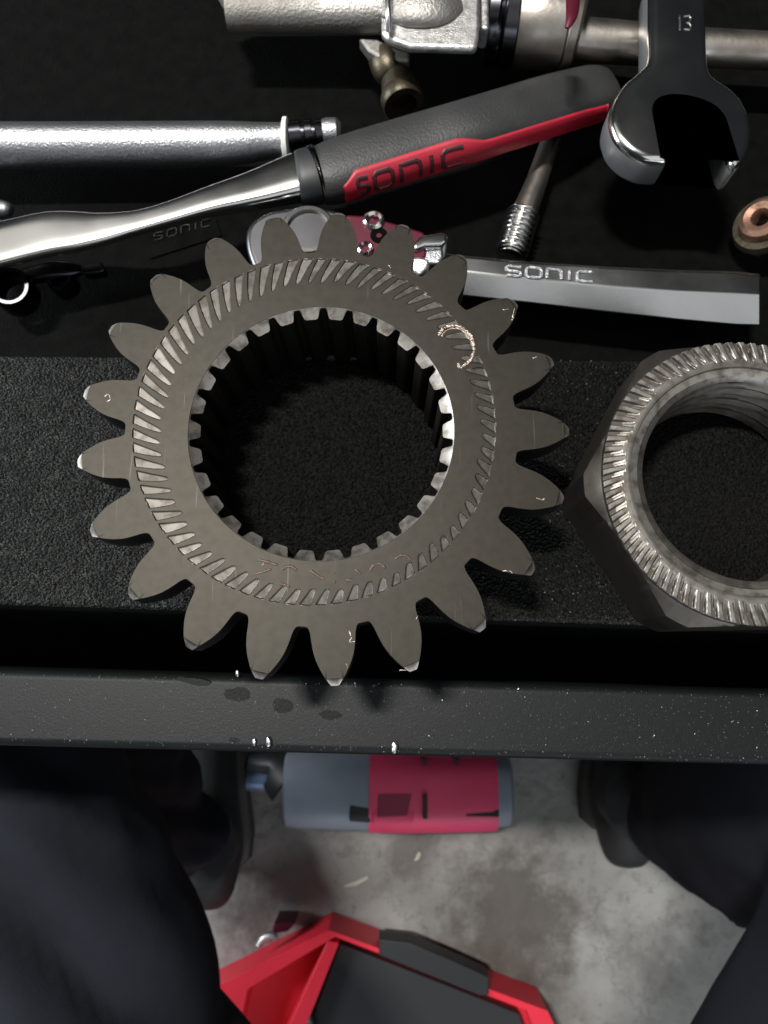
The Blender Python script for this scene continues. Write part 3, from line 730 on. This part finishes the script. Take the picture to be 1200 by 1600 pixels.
# ================================================================= MARKS ON THE RIM
def blob(name, px, py, rx, ry, z, h, matn, parent=None, n=26, rot=0, irr=.25, label=None, cat=None, group=None):
    p = P(px, py, z); s_ = S(px, py, z); V = [(p.x, p.y, z + h)]; sd_ = random.random() * 50
    for k in range(n):
        a = 2 * pi * k / n; f = 1 + .16 * noise.noise(Vector((cos(a) * 4 + sd_, sin(a) * 4, 1))) + irr * (.6 * sin(a + sd_) + .35 * sin(2 * a + sd_ * 2) + .2 * sin(3 * a + sd_ * 3)) * 1.1
        x = cos(a) * rx * f; y = sin(a) * ry * f
        X = x * cos(rot) - y * sin(rot); Y = x * sin(rot) + y * cos(rot)
        V.append((p.x + X * s_ * .7, p.y + Y * s_ * .7, z + h * .8))
    for k in range(n): q = V[1 + k]; V.append((p.x + (q[0] - p.x) / .7, p.y + (q[1] - p.y) / .7, z - .0003))
    F = [(0, 1 + k, 1 + (k + 1) % n) for k in range(n)] + [(1 + k, 1 + n + k, 1 + n + (k + 1) % n, 1 + (k + 1) % n) for k in range(n)]
    o = mesh_obj(name, V, F, matn, parent, False)
    if parent is None: tag(o, label, cat, group)
    return o
for (x, y, a, b, lab) in ((372, 1083, 27, 15, 'dark oil spot on the front rim, the leftmost large one below the gear'), (440, 1101, 24, 14, 'dark oil spot on the front rim, second from the left below the gear'),
                          (515, 1118, 23, 10, 'dark oil spot on the front rim, rightmost below the lowest gear tooth'), (310, 1065, 28, 8, 'long faint oil smear at the back edge of the front rim'),
                          (365, 1157, 11, 6, 'small dark oil spot near the front edge of the rim')):
    blob('oil_spot', x, y, a, b, BARZ, .00003, M['oil'], n=60, rot=-.15, label=lab, cat='oil spot', group='oil spots on the front rim')
for (x, y, r_, lab) in ((398, 1160, 4, 'small shiny metal chip on the rim edge, left of a pair'), (419, 1159, 5.5, 'larger shiny metal chip on the rim edge, right of a pair'),
                        (617, 1169, 6, 'lone shiny metal chip on the rim edge above the red power tool'), (371, 1053, 3.5, 'tiny pale metal chip at the back edge of the rim')):
    me_name = 'metal_chip'
    p = P(x, y, BARZ + .0007); s_ = S(x, y, BARZ)
    bm = bmesh.new(); bmesh.ops.create_icosphere(bm, subdivisions=2, radius=r_ * s_)
    for v in bm.verts:
        k = 1 + .55 * noise.noise(v.co * 900 + Vector((x, y, 0))); v.co = Vector((v.co.x * k * .8, v.co.y * k * 1.4, v.co.z * k * .6)) + p
    me = bpy.data.meshes.new(me_name); bm.to_mesh(me); bm.free(); me.materials.append(M['spark']); o = bpy.data.objects.new(me_name, me); link(o)
    tag(o, lab, 'metal chip', 'metal chips on the front rim')
# bright grains stand in for rim glints; black crumbs on the shelf edge
def grit(name, n, region, z, rlo, rhi, matn, label):
    V = []; F = []
    for i in range(n):
        x, y = region(); p = P(x, y, z)
        if name == 'rubber_crumbs' and ((p.x - C.x) ** 2 + (p.y - C.y) ** 2 < .034 ** 2 or (p.x - nb.x) ** 2 + (p.y - nb.y) ** 2 < .03 ** 2): continue  # no crumbs inside the bores, so the shelf there stays dark
        p = p; r = random.uniform(rlo, rhi); a = random.random() * 3
        b = len(V)
        for k in range(3):
            an = a + k * 2.09; V.append((p.x + r * cos(an), p.y + r * sin(an), z - r * .3))
        V.append((p.x + r * random.uniform(-.4, .4), p.y + r * random.uniform(-.4, .4), z + r * random.uniform(.4, .9)))
        F += [(b, b + 1, b + 3), (b + 1, b + 2, b + 3), (b + 2, b, b + 3)]
    o = mesh_obj(name, V, F, matn); tag(o, label, 'grit', kind='stuff'); return o
M['grit'] = mat('glint_grains', (.5, .51, .52), .8, .3)  # bright colour for the painted rim glints
M['blackgrit'] = mat('black_grit', (.02, .02, .02), 0, .22, spec=.8)
def reg_bar():
    x = random.uniform(-20, 1220); t = random.random()
    return x, 1050 + x * .029 + t * 108
grit('rim_glints', 1500, reg_bar, BARZ, .00007, .00022, M['grit'], 'fine bright grains added as glints over the front rim')
def reg_sh():
    x = random.uniform(560, 1200); t = random.random() ** 2.2
    return x, 945 + x * .0325 - 3 - t * 70
grit('shelf_grit', 3200, reg_sh, SH, .00022, .0006, M['blackgrit'], 'glossy black crumbs along the front edge of the shelf')

M['greycrumb'] = mat('grey_crumb', (.028, .030, .027), 0, .5, (.09, .095, .088), 260, spec=.4)
def reg_all():
    x = random.uniform(-60, 1260)
    if x > 340 and random.random() < .82: x = random.uniform(-60, 340)  # crowds grey crumbs to the left, painting the lit side of the shelf
    return x, random.uniform(562, 940 + x * .032)
grit('rubber_crumbs', 15000, reg_all, SH, .00018, .00050, M['greycrumb'], 'coarse rubber crumbs on the shelf, thicker at the left as painted sheen')
# ================================================================= POWER TOOL ON THE FLOOR
pt = empty('power_tool', tuple(P(600, 1230, FLOOR_Z)))
tag(pt, 'grey and pinkish red cordless power tool lying on the floor just under the cart rim', 'power tool')
pz = FLOOR_Z + .064
tube_px('grey_barrel', [(448, 1228, pz, 50), (452, 1228, pz, 57), (470, 1228, pz, 60), (578, 1230, pz, 62)], M['grey_plastic'], pt, 48, 2.6, 3, 1, False)
tube_px('red_shell', [(578, 1229, pz, 64), (640, 1230, pz, 64), (762, 1230, pz, 62), (770, 1230, pz, 60)], M['pink_plastic'], pt, 48, 3, 3, 1, False)
tube_px('end_cap', [(769, 1230, pz, 56), (790, 1230, pz, 54), (795, 1230, pz, 46)], M['grey_plastic'], pt, 40, 3, 3, 1, False)
tube_px('nose_sleeve', [(384, 1217, pz, 12), (387, 1217, pz, 17), (418, 1218, pz, 18), (421, 1218, pz, 14)], M['blue_metal'], pt, 32, 2, 2, 1, False)
tube_px('black_chuck', [(386, 1188, pz, 14), (390, 1189, pz, 19), (424, 1192, pz, 22), (432, 1200, pz, 34), (450, 1212, pz, 44)], M['dark_plastic'], pt, 32, 2, 2, 1, False)
pf = FLOOR_Z + .125
prism('dark_latch', pix([(545, 1250), (556, 1243), (579, 1243), (579, 1286), (546, 1284)], pf - .012), pf - .07, pf - .012, M['dark_plastic'], pt, .002)
prism('shell_boss', pix([(579, 1225), (648, 1225), (660, 1228), (652, 1262), (644, 1288), (581, 1290)], pf - .010), pf - .07, pf - .010, M['pink_plastic'], pt, .003)
prism('boss_recess', pix([(590, 1240), (644, 1240), (636, 1275), (590, 1278)], pf - .009), pf - .03, pf - .009, mat('maroon_inset', (.30, .022, .065), 0, .5), pt, .001)
prism('slot', pix([(661, 1243), (668, 1243), (668, 1280), (661, 1280)], pf - .006), pf - .03, pf - .006, M['dark_plastic'], pt, .0005)
prism('vent', pix([(728, 1264), (780, 1266), (780, 1277), (728, 1276)], pf - .012), pf - .06, pf - .012, M['dark_plastic'], pt, .001)
for x in (663, 714): prism('logo_notch', pix([(x - 5, 1186), (x + 5, 1186), (x, 1199)], pf), pf - .03, pf + .0006, M['dark_plastic'], pt, .0003)

# ================================================================= RED CASE
rc = empty('red_case', tuple(P(620, 1560, FLOOR_Z)))
tag(rc, 'open bright red plastic case with a black insert, on the floor at the bottom edge', 'case')
czt = FLOOR_Z + .07
outer = [(330, 1520), (520, 1424), (838, 1541), (900, 1670), (840, 1900), (480, 2000), (300, 1760)]
inner = [(388, 1545), (524, 1464), (822, 1578), (862, 1680), (810, 1860), (500, 1950), (345, 1750)]
mid = [(a[0] * .5 + b[0] * .5, a[1] * .5 + b[1] * .5) for a, b in zip(outer, inner)]
def wall_loop(name, o1, i1, z0, z1, matn, parent, zo, zi):
    A = pix(o1, zo); B = pix(i1, zi); n = len(A); V = []; F = []
    for (x, y) in A: V.append((x, y, z0))
    for (x, y) in A: V.append((x, y, z1))
    for (x, y) in B: V.append((x, y, z1))
    for (x, y) in B: V.append((x, y, z0))
    for i in range(n):
        j = (i + 1) % n
        for k in range(4):
            k2 = (k + 1) % 4; F.append((k * n + i, k * n + j, k2 * n + j, k2 * n + i))
    o = mesh_obj(name, V, F, matn, parent)
    bm = bmesh.new(); bm.from_mesh(o.data); bmesh.ops.recalc_face_normals(bm, faces=bm.faces); bm.to_mesh(o.data); bm.free()
    soften(o, .002, 3); return o
wall_loop('case_wall', outer, inner, FLOOR_Z + .001, czt, M['red_plastic'], rc, FLOOR_Z, czt)
prism('case_bottom', pix(inner, czt), FLOOR_Z + .012, FLOOR_Z + .03, M['red_plastic'], rc, .001)
prism('partition', pix([(512, 1470), (530, 1474), (470, 1625), (380, 1800), (355, 1800), (448, 1610)], czt - .001), FLOOR_Z + .03, czt - .001, M['red_plastic'], rc, .0015)
prism('black_insert', pix([(531, 1474), (812, 1584), (852, 1690), (800, 1850), (510, 1930), (395, 1800), (474, 1625)], czt - .02), FLOOR_Z + .031, czt - .02, M['dark_plastic'], rc, .002)
prism('black_clip', pix([(592, 1467), (640, 1472), (706, 1500), (765, 1527), (764, 1556), (750, 1556), (592, 1493)], czt + .004), czt - .03, czt + .004, M['dark_plastic'], rc, .002)
rod = sweep('steel_rod', [(*P(472, 1560, czt - .012), .005, .005), (*P(492, 1620, czt - .012), .005, .005)], M['satin']); tag(rod, 'short steel rod lying beside the partition in the red case', 'rod')
lt = empty('case_latch', tuple(P(430, 1455, FLOOR_Z)))
tag(lt, 'small clear and red latch on the floor behind the left corner of the red case', 'latch')
tube_px('latch_loop', [(404, 1478, FLOOR_Z + .05, 5), (412, 1466, FLOOR_Z + .05, 6), (424, 1462, FLOOR_Z + .05, 6), (432, 1466, FLOOR_Z + .05, 5)], M['cast_bright'], lt, 12, 2, 4)
prism('latch_plate', pix([(428, 1442), (462, 1442), (450, 1456), (424, 1460)], FLOOR_Z + .05), FLOOR_Z + .001, FLOOR_Z + .05, M['dark_red'], lt, .002)

# straw-like crumbs on the floor
for (x0, y0, x1, y1, lab) in ((538, 1385, 575, 1371, 'pale splinter on the concrete between power tool and red case'), (648, 1345, 656, 1332, 'tiny pale sliver on the concrete under the power tool')):
    a_, b_ = P(x0, y0, FLOOR_Z + .002), P(x1, y1, FLOOR_Z + .002)
    o = sweep('splinter', [(*a_, .0012, .001), (*((a_ + b_) / 2 + Vector((0, -.002, .001))), .003, .0018), (*b_, .002, .001)], mat('pale_splinter', (.55, .53, .46), 0, .7), None, 8); tag(o, lab, 'splinter')

# ================================================================= SEATED PERSON (legs only enter the picture)
per = empty('person', tuple(P(760, 2300, FLOOR_Z)))
tag(per, 'person in dark navy work trousers and black boots sitting astride, legs at both lower corners', 'person')
def skin_mesh(name, nodes, edges, matn, parent, sub=2):
    me = bpy.data.meshes.new(name); me.from_pydata([tuple(n[0]) for n in nodes], edges, []); me.update()
    o = bpy.data.objects.new(name, me); link(o)
    o.modifiers.new('skin', 'SKIN'); 
    for i, n in enumerate(nodes):
        me.skin_vertices[0].data[i].radius = (n[1], n[2] if len(n) > 2 else n[1])
    me.skin_vertices[0].data[0].use_root = True
    s_ = o.modifiers.new('sub', 'SUBSURF'); s_.levels = sub; s_.render_levels = sub
    dg = bpy.context.evaluated_depsgraph_get(); ev = o.evaluated_get(dg); m2 = bpy.data.meshes.new_from_object(ev)
    bpy.data.objects.remove(o)
    o = bpy.data.objects.new(name, m2); m2.materials.clear(); m2.materials.append(matn); m2.polygons.foreach_set('use_smooth', [True] * len(m2.polygons))
    link(o, parent)
    if parent: o.matrix_parent_inverse = Matrix.Translation(-parent.location)
    return o
hipz = -.40
pel = P(765, 2480, hipz)
lh, rh_ = P(425, 2300, hipz), P(1105, 2300, hipz)
lk, rk = P(-115, 1000, -.33), P(1545, 1330, -.33)
hL, tL = P(336, 1352, FLOOR_Z + .04), P(318, 1150, FLOOR_Z + .04)
hR, tR = P(965, 1290, FLOOR_Z + .04), P(985, 1090, FLOOR_Z + .04)
la = hL + (tL - hL).normalized() * .045 + Vector((0, 0, .08)); ra = hR + (tR - hR).normalized() * .045 + Vector((.02, 0, .08))
nodes = [(pel, .15, .12), (pel + Vector((0, -.03, .12)), .16, .12), (pel + Vector((0, -.03, .24)), .15, .11),
         (lh, .105), (lh.lerp(lk, .5), .098), (lk, .080), (lk.lerp(la, .35), .078), (lk.lerp(la, 1), .060),
         (rh_, .105), (rh_.lerp(rk, .5), .112), (rk, .105), (rk.lerp(ra, .35), .115), (rk.lerp(ra, 1), .066)]
edges = [(0, 1), (1, 2), (0, 3), (3, 4), (4, 5), (5, 6), (6, 7), (0, 8), (8, 9), (9, 10), (10, 11), (11, 12)]
tr = skin_mesh('trousers', nodes, edges, M['trouser'], per, 4)
# folds
def crs(px, py, z=-.27):
    q = P(px, py, z); return q.x * .61 + q.y * .79
creases = [(crs(90, 1350), .008, .007), (crs(60, 1300), -.009, .014), (crs(210, 1260), .012, .009), (crs(180, 1225), -.009, .012), (crs(260, 1240), .010, .009), (crs(60, 1470), .008, .014), (crs(120, 1560), .010, .012), (crs(30, 1210), .007, .010)]
nrms = [v.normal.copy() for v in tr.data.vertices]
new_co = []
for v, vn in zip(tr.data.vertices, nrms):
    q = v.co; along = q.y * .8 - q.x * .6 if q.x < 0 else q.y * .8 + q.x * .6; across = q.x * .8 + q.y * .6 if q.x < 0 else q.x * .8 - q.y * .6
    rdg = 1 - abs(noise.noise(Vector((across * 16, along * 4, q.z * 7))) * 2)
    rdg2 = 1 - abs(noise.noise(Vector((across * 34 + 9, along * 7, q.z * 14))) * 2)
    f = (rdg - .6) * .009 + (rdg2 - .6) * .003
    if q.x < 0:
        cc = q.x * .61 + q.y * .79 + noise.noise(Vector((q.x * 5, q.y * 5, 0))) * .01
        for c0, amp, wd in creases: f -= amp * math.exp(-((cc - c0) / wd) ** 2)
    new_co += list(q + vn * f)
tr.data.vertices.foreach_set('co', new_co); tr.data.update()
def boot(name, heel, toe, w):
    d = (toe - heel); d.z = 0; d.normalize()
    pts = []
    for f, hw, hh in ((-.012, .02, .03), (-.002, .036, .045), (.03, .043, .050), (.09, .042, .05), (.16, .047, .042), (.22, .048, .034), (.265, .038, .026), (.285, .018, .016)):
        c_ = heel + d * f; pts.append((c_.x, c_.y, FLOOR_Z + .022 + hh, hw, hh))
    b = sweep(name, [tuple(q) for q in catmull(pts, 4)], M['boot'], per, 32, 2.6)
    spt = [(q[0], q[1], FLOOR_Z + .013, q[3] + .006, .012) for q in pts]
    s2 = sweep('sole', spt, M['sole'], b, 32, 4)
    sh = sweep('boot_shaft', [(*(heel + d * .045 + Vector((0, 0, .05))), .048, .048), (*(heel + d * .045 + Vector((0, 0, .09))), .048, .048)], M['boot'], b, 32, 2, up=Vector((0, 1, 0)))
    return b
boot('boot', hL, tL, .04)
boot('boot', hR, tR, .04)
